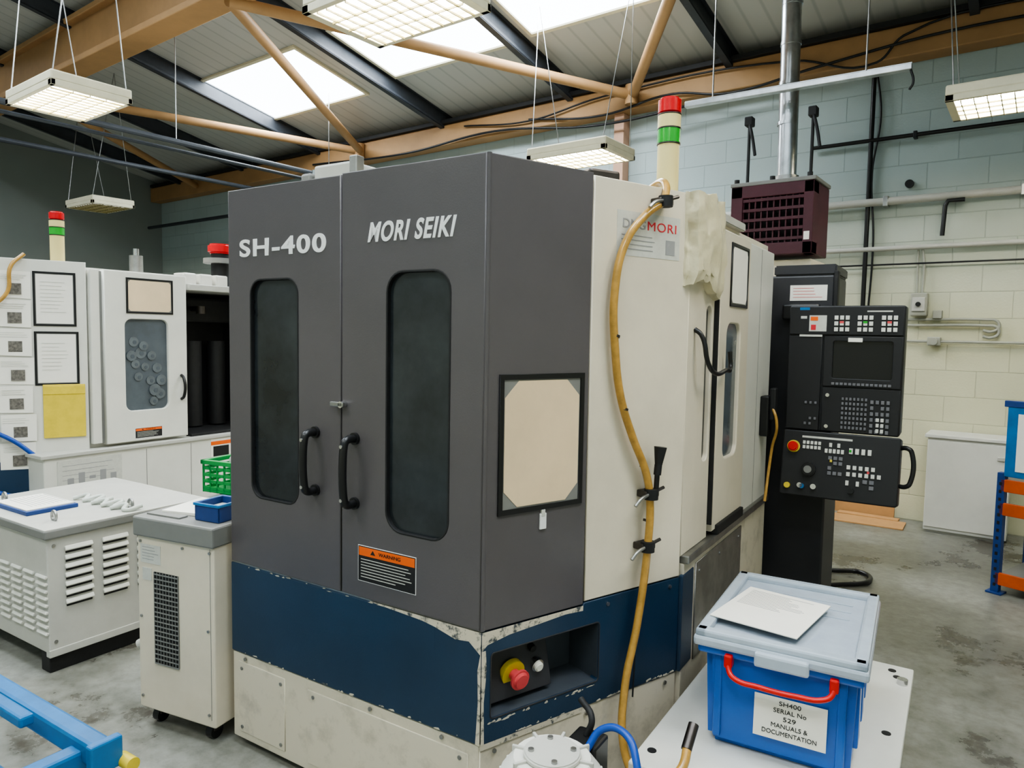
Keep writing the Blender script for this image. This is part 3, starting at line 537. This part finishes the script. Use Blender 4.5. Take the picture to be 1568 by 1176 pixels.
pp=[box('q',-bx-.025,bx+.025,-by-.025,-by+.012,bh+.015,bh+.04,LID,.01),box('q',-bx-.025,bx+.025,by-.012,by+.025,bh+.015,bh+.04,LID,.01),box('q',-bx-.025,-bx+.012,-by-.025,by+.025,bh+.015,bh+.04,LID,.01),box('q',bx-.012,bx+.025,-by-.025,by+.025,bh+.015,bh+.04,LID,.01)]
merge('lid_ridge',pp,LID)
box('lid_lip',-.06,.09,-by-.045,-by-.02,bh-.03,bh+.012,LID,.01)
for i in range(3): box('lid_crease_%d'%i,-bx+.05,bx-.05,.05+i*.07,.056+i*.07,bh+.02,bh+.023,LID,.001)
T2=T
T=T2@Matrix.Translation((-.06,-.055,bh+.042))@Matrix.Rotation(math.radians(-10),4,'Z'); 
box('document',-.135,.135,-.17,.17,0,.003,PAPER,0)
merge('document_print',[box('t',-.115,-.115+.12+random.random()*.1,.14-i*.011,.142-i*.011,.003,.0036,INK,0) for i in range(14)],INK)
T=T2
tube('handle',[(-.135,-by-.02,bh-.035),(-.13,-by-.035,bh-.065),(-.115,-by-.045,bh-.078),(-.04,-by-.05,bh-.085),(.06,-by-.05,bh-.085),(.13,-by-.045,bh-.078),(.15,-by-.035,bh-.065),(.155,-by-.02,bh-.035)],.008,RED,True)
for u in (-.135,.155): box('handle_clip_%d'%(u*100),u-.012,u+.012,-by-.035,-by,bh-.06,bh-.02,RED,.005)
T=T2@Matrix.Translation((.02,-by+.003,0))@Matrix.Rotation(math.radians(-2.6),4,'X')
fb('label',-.08,.12,.075,.20,.012,.014,PAPER,0)
for i,(t,w) in enumerate((('SH400',.06),('SERIAL No',.09),('529',.035),('MANUALS &',.1),('DOCUMENTATION',.15))): text('label_text_%d'%i,t,.02-w/2,.02+w/2,.178-i*.022,.191-i*.022,.0142,TXTB)

# ================================================================ COOLANT PUMP
root('coolant_pump',RM); px_,py_=-.84,1.56
cyl('motor_body',(px_,py_,.02),(px_,py_,.47),.125,WHITE,b=.01); cyl('motor_cap',(px_,py_,.47),(px_,py_,.515),.135,WHITE,r2=.10); cyl('cap_disc',(px_,py_,.515),(px_,py_,.53),.075,LGREY,b=.004); cyl('base_flange',(px_,py_,0),(px_,py_,.03),.15,GREY)
for i in range(16):
    a=i*PI/8; box('fin_%d'%i,px_+.130*math.cos(a)-.008,px_+.130*math.cos(a)+.008,py_+.130*math.sin(a)-.004,py_+.130*math.sin(a)+.004,.08,.47,WHITE,.001,Matrix.Rotation(a,4,'Z'))
for i in range(8):
    a=i*PI/4+.2; box('cap_rib_%d'%i,px_+.09*math.cos(a)-.02,px_+.09*math.cos(a)+.02,py_+.09*math.sin(a)-.004,py_+.09*math.sin(a)+.004,.49,.522,LGREY,.002,Matrix.Rotation(a,4,'Z'))
for i in range(4):
    a=i*PI/2+.6; cyl('cap_screw_%d'%i,(px_+.055*math.cos(a),py_+.055*math.sin(a),.528),(px_+.055*math.cos(a),py_+.055*math.sin(a),.536),.008,STEEL,seg=8)
box('terminal_box',px_-.02,px_+.07,py_+.11,py_+.2,.36,.50,BLACK,.008); tube('valve_lever',[(px_+.02,py_+.16,.50),(px_+.03,py_+.17,.545),(px_-.02,py_+.2,.575)],.009,BLACKM)
tube('blue_hose',[(px_+.05,py_+.1,.50),(px_+.08,py_+.13,.55),(px_+.15,py_+.12,.565),(px_+.2,py_+.08,.52),(px_+.22,py_+.04,.40),(px_+.22,py_,.2)],.010,BHOSE)
tube('yellow_hose',[(px_+.13,py_+.15,.42),(px_+.20,py_+.2,.40),(px_+.25,py_+.27,.42),(px_+.25,py_+.34,.47)],.013,HOSE); cyl('fitting',(px_+.25,py_+.32,.455),(px_+.25,py_+.38,.50),.015,DSTEEL)

# ================================================================ LEFT MACHINE
root('machining_center',RM)
lx,ly=-5.33,1.75; lex,ley=lx+ux*LC,ly+uy*LC; LS=-4.98
prism('body',[(-7.0,ly+.03),(lx,ly+.03),(lex-.04,ley),(LS-.05,2.6),(LS-.05,3.28),(-7.0,3.28)],.02,2.0,WHITE)
box('rear_body',-7.0,-5.62,3.28,4.9,.02,1.93,WHITE,.01)
T=frame(RM,lx,ly,0,A2)
plate('corner_sheet',[(0,.72),(LC,.72),(LC,2.03),(0,2.03)],[],-.03,.004,WHITE,.004); fb('corner_band',0,LC,.37,.718,-.03,.006,BLUE,.004); fb('corner_base',0,LC,.03,.366,-.03,.002,WHITE,.004)
docframe('document_holder_a',.56,.80,1.60,1.955,.005,PAPER,.013,.0001); lines('doc_print_a',.60,.75,1.68,1.9,9,.01,LABEL,.003)
docframe('document_holder_b',.56,.81,1.21,1.565,.005,PAPER,.013,.0001); lines('doc_print_b',.60,.75,1.3,1.5,8,.01,LABEL,.003)
fb('yellow_envelope',.60,.84,.86,1.215,.008,.02,YEL,.004); fb('envelope_flap',.60,.84,1.15,1.205,.02,.024,YEL,.002)
PG=mat('photo_print_grey',s(120,115,108),.5,0,.6,60)
for i in range(7):
    z=1.80-i*.185; j=random.uniform(-.012,.012)
    plate('photo_sheet_%d'%i,[(.36+j,z-.02),(.55+j,z-.028),(.552+j,z+.148),(.36+j,z+.15)],[],.006+.003*(i%3),.0085+.003*(i%3),PAPER,.0003)
    fb('photo_%d'%i,.425+j,.50+j,z+.0,z+.07,.015,.0155,PG,0); lines('photo_caption_%d'%i,.38,.53,z+.09,z+.13,3,.015,LABEL,.003)
    plate('photo_sheetb_%d'%i,[(.12+j,z-.02),(.34+j,z-.02),(.34+j,z+.15),(.12+j,z+.15)],[],.006,.0085,PAPER,.0003)
tube('amber_hose',[(.52,-.01,2.06),(.45,-.04,1.98),(.42,-.05,1.8),(.3,-.05,1.7),(.1,-.05,1.65)],.012,HOSE)
tube('blue_cable',[(.2,-.03,1.0),(.5,-.05,.8),(.62,-.05,.6),(.5,-.06,.5),(.3,-.06,.55)],.014,BHOSE)
T=RM; tower(-5.19,2.46,2.02,.95,.045)
T=frame(RM,LS,0,0,90)
fb('seam_panel',2.56,2.62,.8,1.99,-.05,.0,WHITE,.004); fb('seam_dark',2.62,2.64,.8,1.98,-.05,-.01,GREY,0)
plate('side_door',[(2.64,.79),(3.25,.79),(3.25,1.99),(2.64,1.99)],[rrect(2.78,3.10,1.01,1.66,.05)],-.03,.02,WHITE,.006)
fb('side_glass',2.77,3.11,1.0,1.68,-.03,-.002,GLASS2,0)
TP=mat('tool_pot_behind_glass',s(100,107,112),.3,0,.3,14)
pts=[(2.85,1.5),(2.90,1.42),(2.86,1.34),(2.93,1.32),(2.88,1.25),(2.97,1.22),(3.02,1.31),(2.98,1.40),(3.04,1.12),(2.99,1.07),(2.92,1.47),(3.05,1.22),(2.83,1.40),(3.0,1.15)]
for i,(u,v) in enumerate(pts):
    r_=random.uniform(.028,.044); cyl('tool_pot_%d'%i,(u,.0,v),(u,-.003-.0005*i,v),r_,TP,seg=18); cyl('tool_hub_%d'%i,(u+.006,.0,v-.004),(u+.006,-.0045-.0005*i,v-.004),r_*.4,GLASS2,seg=10)
docframe('side_document_holder',2.79,3.14,1.70,1.95,.02,CARD,.013,.015); warning('side_warning',2.84,3.04,.81,.88,.02)
tube('door_handle',[(3.20,-.02,1.07),(3.20,-.05,1.09),(3.20,-.05,1.23),(3.20,-.02,1.25)],.011,BLACK)
T=RM
box('coolant_tank',-5.35,-4.93,2.22,4.7,.05,.765,WHITE,.008); box('tank_lip',-5.36,-4.915,2.2,4.7,.745,.77,LGREY,.004)
for i,(x,y) in enumerate(((-5.3,2.3),(-5.0,2.3),(-5.3,4.6),(-5.0,4.6))): cyl('tank_foot_%d'%i,(x,y,0),(x,y,.06),.03,STEEL)
T=frame(RM,-4.93,0,0,90); fb('diagram_plate',2.30,2.72,.46,.72,.0,.004,LABEL,0); lines('diagram_print',2.33,2.68,.48,.70,7,.004,INK,.003)
for i in range(5): fb('diagram_box_%d'%i,2.36+i*.07,2.40+i*.07,.52+.03*(i%3),.60+.03*(i%2),.004,.005,INK,0)
fb('info_label',3.42,3.6,.48,.74,.0,.004,PAPER,0); fb('info_photo',3.44,3.58,.6,.68,.004,.005,TXTB,0); fb('info_orange',3.42,3.6,.69,.72,.004,.005,ORANGE,0)
for i in range(4): fb('tank_seam_%d'%i,2.9+i*.35,2.903+i*.35,.1,.73,.0,.002,GREY,0)
T=RM
box('tool_magazine_back',-5.61,-5.5,3.30,4.9,.78,1.90,BLACKM,.01); box('magazine_roof',-5.55,-4.98,3.29,4.9,1.89,1.94,LGREY,.006); box('magazine_floor',-5.55,-4.98,3.29,4.9,.765,.79,BLACKM,.004); box('magazine_end',-5.55,-5.0,3.95,4.9,.78,1.90,BLACKM,.006)
for i in range(2): cyl('magazine_cylinder_%d'%i,(-5.36,3.56+i*.22,.8),(-5.36,3.56+i*.22,1.5),.07,BLACKM)
box('magazine_hood',-5.45,-5.3,3.4,3.94,1.65,1.85,BLACKM,.02)
cyl('spindle_nose',(-5.18,3.52,1.72),(-5.18,3.52,1.78),.035,DSTEEL); cyl('spindle_arm',(-5.4,3.52,1.76),(-5.18,3.52,1.76),.02,DSTEEL)
cyl('gauge_body',(-5.1,2.95,2.0),(-5.1,2.95,2.12),.045,STEEL); cyl('gauge_cap',(-5.1,2.95,2.12),(-5.1,2.95,2.17),.02,CHROME)
for i in range(3): box('valve_block_%d'%i,-5.22,-5.08,3.31+i*.14,3.42+i*.14,1.93,2.03,WHITE,.012)
cyl('lamp_post',(-5.25,3.75,1.93),(-5.25,3.75,2.23),.07,BLACKM); cyl('lamp_plate',(-5.25,3.75,2.14),(-5.25,3.75,2.18),.13,GREY); cyl('lamp_red',(-5.25,3.75,2.22),(-5.25,3.75,2.30),.095,REDE,b=.015)
tube('drag_chain',[(-5.1,3.8,2.1),(-5.05,3.88,2.25),(-5.05,3.96,2.15),(-5.1,3.98,1.94)],.022,BLACKM)
for i,(x,y) in enumerate(((-6.8,1.9),(-5.5,2.0),(-6.8,4.7))): cyl('foot_%d'%i,(x,y,0),(x,y,.04),.05,STEEL)

# ================================================================ LOUVRED CABINET (A)
root('transformer_cabinet',RM); T=RM
ax0,ax1,ay0,ay1=-4.35,-3.46,1.56,2.35
box('body',ax0,ax1,ay0,ay1,.10,.635,LGREY,.006); box('lid',ax0-.015,ax1+.015,ay0-.015,ay1+.015,.635,.675,GREY,.006); box('lid_top',ax0-.012,ax1+.012,ay0-.012,ay1+.012,.672,.68,LGREY,.003)
box('skid_r',ax1-.1,ax1-.02,ay0+.01,ay1,.0,.1,BLACKM,.004); box('skid_l',ax0+.02,ax0+.1,ay0+.01,ay1,.0,.1,BLACKM,.004); box('plinth',ax1-.03,ax1+.005,ay0,ay1,.08,.115,LGREY,.003)
T=frame(RM,ax1,0,0,90)
ps=[]
for c in range(4):
    for r_ in range(7): ps.append(fb('v',1.635+c*.17,1.635+c*.17+.125,.565-r_*.042,.588-r_*.042,-.002,.014,LGREY,.005,Matrix.Rotation(math.radians(-28),4,'X')))
merge('louvres_side',ps,WHITE)
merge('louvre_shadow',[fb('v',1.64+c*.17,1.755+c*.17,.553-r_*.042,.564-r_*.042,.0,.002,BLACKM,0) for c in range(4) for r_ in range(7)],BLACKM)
for k,(u,v) in enumerate(((1.59,.6),(1.59,.15),(2.3,.6),(2.3,.15))): bolt('side_bolt_%d'%k,u,v,.0,.008)
T=frame(RM,0,ay0,0,0)
merge('louvres_front',[fb('v',ax0+.08+c*.12,ax0+.08+c*.12+.09,.45-r_*.033,.465-r_*.033,-.002,.012,LGREY,.004,Matrix.Rotation(math.radians(-28),4,'X')) for c in range(7) for r_ in range(9)],WHITE)
T=RM
for i,(x,y) in enumerate(((-3.6,1.66),(-3.55,2.0),(-4.2,1.7))): tube('lifting_eye_%d'%i,[(x,y,.68),(x-.02,y,.70),(x,y,.725),(x+.02,y,.70)],.007,STEEL,closed=True)
box('folder',-4.15,-3.78,1.62,1.86,.68,.70,RBLUE,.003); box('folder_sheet',-4.13,-3.80,1.63,1.85,.70,.705,PAPER,0)
for i in range(5): tube('clip_%d'%i,[(-3.95+i*.09,1.92,.69),(-3.90+i*.09,1.97+.03*(i%2),.705),(-3.86+i*.09,1.94,.69),(-3.84+i*.09,2.02,.70)],.011,BAG)
merge('folder_print',[box('t',-4.1,-3.86,1.84-i*.02,1.843-i*.02,.705,.7056,INK,0) for i in range(9)],INK)

# ================================================================ CHILLER (B)
FB_=frame(RM,-2.745,1.57,0,8.4)
root('chiller_unit',FB_); bw,bd=.41,.68
box('body',0,bw,0,bd,.07,.79,CREAM,.006); box('top_slab',-.012,bw+.006,-.012,bd+.012,.775,.855,GREY,.008)
for i,(x,y) in enumerate(((.06,.05),(bw-.06,.05),(.06,bd-.06),(bw-.06,bd-.06))):
    cyl('caster_wheel_%d'%i,(x-.015,y,.03),(x+.015,y,.03),.03,BLACK); box('caster_fork_%d'%i,x-.022,x+.022,y-.02,y+.02,.035,.075,DSTEEL,.004)
cyl('drain_stub',(.0,.06,.33),(-.05,.04,.30),.02,LGREY)
fb('vent_dark',.095,.225,.27,.64,.0,.002,GRILLE,0)
merge('vent_mesh',[fb('v',.095,.225,.27+i*.019-.002,.27+i*.019+.002,.002,.006,GREY,0) for i in range(20)]+[fb('v',.095+i*.0162-.001,.095+i*.0162+.001,.27,.64,.002,.005,GREY,0) for i in range(9)],GREY)
fb('rating_plate',.02,.13,.67,.745,.0,.002,LABEL,0); lines('rating_print',.03,.12,.68,.74,5,.002,INK,.002); fb('cert',.03,.08,.60,.65,.0,.002,LABEL,0); fb('side_seam',bw-.02,bw-.018,.1,.77,0,.001,GREY,0)
for i,(u,v) in enumerate(((.02,.755),(bw-.02,.755),(.02,.12),(bw-.03,.12),(.02,.45),(bw-.03,.45),(.25,.755))): bolt('screw_%d'%i,u,v,.001,.006)
box('side_vent',bw,bw+.003,.12,.5,.25,.7,GRILLE,0)
root('paperwork',FB_); box('sheet_stack',.04,.24,.08,.32,.856,.868,PAPER,.001,Matrix.Rotation(.15,4,'Z')); box('dark_cover',.02,.2,.03,.07,.856,.861,GREY,0)
root('small_blue_tray',FB_); ta,tb,tc_,td=.26,.385,.05,.19
box('tray_base',ta,tb,tc_,td,.856,.865,RBLUE,.003)
for i,(a,b_,c,d) in enumerate(((ta,tb,tc_,tc_+.007),(ta,tb,td-.007,td),(ta,ta+.007,tc_,td),(tb-.007,tb,tc_,td))): box('tray_wall_%d'%i,a,b_,c,d,.86,.925,RBLUE,.002)
box('tray_rim_front',ta-.005,tb+.005,tc_-.005,tc_+.004,.915,.927,SBLUE,.003); box('tray_rim_back',ta-.005,tb+.005,td-.004,td+.005,.915,.927,SBLUE,.003); box('tray_rim_left',ta-.005,ta+.004,tc_,td,.915,.927,SBLUE,.003); box('tray_rim_right',tb-.004,tb+.005,tc_,td,.915,.927,SBLUE,.003); box('tray_contents',ta+.01,tb-.01,tc_+.01,td-.01,.865,.90,LGREY,.004)
root('green_crate',FB_)
cr=(-.10,.37,.42,.66); z0=.857
box('base',cr[0],cr[1],cr[2],cr[3],z0,z0+.013,GRN,.003)
ps=[]
for (a,b_,c,d) in ((cr[0],cr[1],cr[2],cr[2]+.008),(cr[0],cr[1],cr[3]-.008,cr[3]),(cr[0],cr[0]+.008,cr[2],cr[3]),(cr[1]-.008,cr[1],cr[2],cr[3])):
    for z in (.013,.043,.073,.103): ps.append(box('w',a,b_,c,d,z0+z,z0+z+.014,GRN,.001))
    ps.append(box('w',a-.006,b_+.006,c-.006,d+.006,z0+.128,z0+.148,GRN,.003))
for i in range(12):
    x=cr[0]+.004+i*(cr[1]-cr[0]-.008)/11; ps.append(box('w',x-.004,x+.004,cr[2],cr[2]+.008,z0,z0+.14,GRN,.001))
for i in range(8):
    y=cr[2]+.004+i*(cr[3]-cr[2]-.008)/7; ps.append(box('w',cr[1]-.008,cr[1],y-.004,y+.004,z0,z0+.14,GRN,.001))
merge('lattice',ps,GRN)
bm=bmesh.new(); bmesh.ops.create_icosphere(bm,subdivisions=4,radius=1)
for v in bm.verts:
    v.co=Vector((.13+v.co.x*.17,.54+v.co.y*.09,z0+.13+v.co.z*(.09 if v.co.z>0 else .1))); v.co+=mn.noise_vector(v.co*14)*.03
link('plastic_bag',fin(bm,'bag'),BAG,True)

# ================================================================ BLUE TROLLEY bottom-left
root('blue_steel_trolley',frame(RM,-.13,0,-.07,0))
box('rail_rear',-3.0,-1.86,1.0,1.06,.43,.50,SBLUE,.012); box('rail_front',-3.0,-1.95,.70,.76,.43,.50,SBLUE,.012); box('cross_a',-1.98,-1.92,.70,1.06,.40,.47,SBLUE,.01); box('cross_b',-2.9,-2.84,.70,1.06,.40,.47,SBLUE,.01)
box('end_cap',-1.87,-1.84,.985,1.075,.42,.51,SBLUE,.006); box('upper_rail',-3.0,-2.12,.93,.97,.50,.535,SBLUE,.008)
for i,(x,y) in enumerate(((-1.95,1.03),(-1.95,.73),(-2.87,1.03),(-2.87,.73))): box('leg_%d'%i,x-.025,x+.025,y-.025,y+.025,.14,.45,SBLUE,.006); cyl('wheel_%d'%i,(x-.02,y,.11),(x+.02,y,.11),.04,BLACK)
cyl('roller',(-2.15,.83,.47),(-2.35,.83,.47),.03,STEEL); cyl('yellow_knob',(-1.86,1.08,.43),(-1.80,1.08,.43),.02,YEL); box('shelf',-2.9,-1.95,.73,1.03,.19,.21,SBLUE,.004)

# ================================================================ RIGHT SIDE
root('white_cabinet',I4)
box('carcass',-.74,-.16,6.84,7.17,.02,.80,WHITE,.005); box('top',-.76,-.14,6.82,7.18,.80,.83,WHITE,.005); box('plinth',-.72,-.18,6.86,7.15,0,.03,LGREY,.002); box('door_panel',-.735,-.165,6.828,6.842,.05,.78,WHITE,.003); box('door_pull',-.25,-.20,6.815,6.83,.66,.69,LGREY,.003)
root('cardboard_sheet',I4); box('sheet',-1.55,-.88,6.72,7.0,.0,.012,CARDB,.002,Matrix.Rotation(.05,4,'Z')); box('flap',-1.45,-.95,7.0,7.1,.0,.02,CARDB,.002); box('upright_flap',-1.6,-1.0,7.12,7.15,.0,.12,CARDB,.002)
root('storage_rack',frame(I4,-.17,5.45,0,-18))
for i,(x,y) in enumerate(((0,0),(0,.5),(1.6,0),(1.6,.5))):
    box('upright_%d'%i,x-.02,x+.025,y-.02,y+.03,0,1.3 if i>1 else .78,RBLUE,.003); box('foot_%d'%i,x-.04,x+.05,y-.04,y+.05,0,.012,RBLUE,.002)
for z in (.70,.55,.10): box('beam_%d'%(z*100),0,1.6,-.02,.0,z-.04,z+.04,RORA,.004)
box('shelf_low',0,1.6,.0,.5,.10,.12,GREY,.002); box('shelf_mid',0,1.6,.0,.5,.72,.74,GREY,.002)
merge('upright_holes',[box('h',-.005,.01,-.0215,-.0195,.05+i*.05,.07+i*.05,BLACKM,0) for i in range(14)],BLACKM)
box('blue_board',.02,1.4,-.03,-.01,.76,1.22,SBLUE,.004); box('board_frame',.0,1.42,-.035,-.0,1.20,1.24,RBLUE,.004); box('board_sheet',.08,.5,-.034,-.03,.80,1.16,PAPER,0)

# ---------------------------------------------------------------- parents
bpy.context.view_layer.update()
for e in ROOTS:
    lo=Vector((1e9,)*3); hi=Vector((-1e9,)*3); ch=[c for c in bpy.data.objects if c.parent==e]
    for c in ch:
        if c.type=='MESH':
            for v in c.data.vertices:
                for k in range(3): lo[k]=min(lo[k],v.co[k]); hi[k]=max(hi[k],v.co[k])
    L=Vector(((lo.x+hi.x)/2,(lo.y+hi.y)/2,lo.z)); e.location=L
    for c in ch: c.matrix_parent_inverse=Matrix.Translation(-L)
# ---------------------------------------------------------------- camera
f=1090.; p=math.radians(4.0); r=.0175; yaw=math.radians(36.7)
fw0=Vector((-math.sin(yaw),math.cos(yaw),0)); rt0=Vector((math.cos(yaw),math.sin(yaw),0)); fw=fw0*math.cos(p)+Vector((0,0,-math.sin(p))); up0=rt0.cross(fw)
rt=rt0*math.cos(r)+up0*math.sin(r); up=up0*math.cos(r)-rt0*math.sin(r)
cam=bpy.data.cameras.new('camera'); o=bpy.data.objects.new('camera',cam); bpy.context.collection.objects.link(o)
m=Matrix((rt,up,-fw)).transposed().to_4x4(); m.translation=(0,0,1.6); o.matrix_world=m; cam.lens=f/1568*36; cam.clip_start=.05; bpy.context.scene.camera=o
w=bpy.data.worlds.new('world'); bpy.context.scene.world=w; w.use_nodes=True; w.node_tree.nodes['Background'].inputs[0].default_value=(.7,.8,1,1); w.node_tree.nodes['Background'].inputs[1].default_value=.6
bpy.context.scene.view_settings.view_transform='AgX'; bpy.context.scene.view_settings.look='AgX - Medium High Contrast'; bpy.context.scene.view_settings.exposure=.3
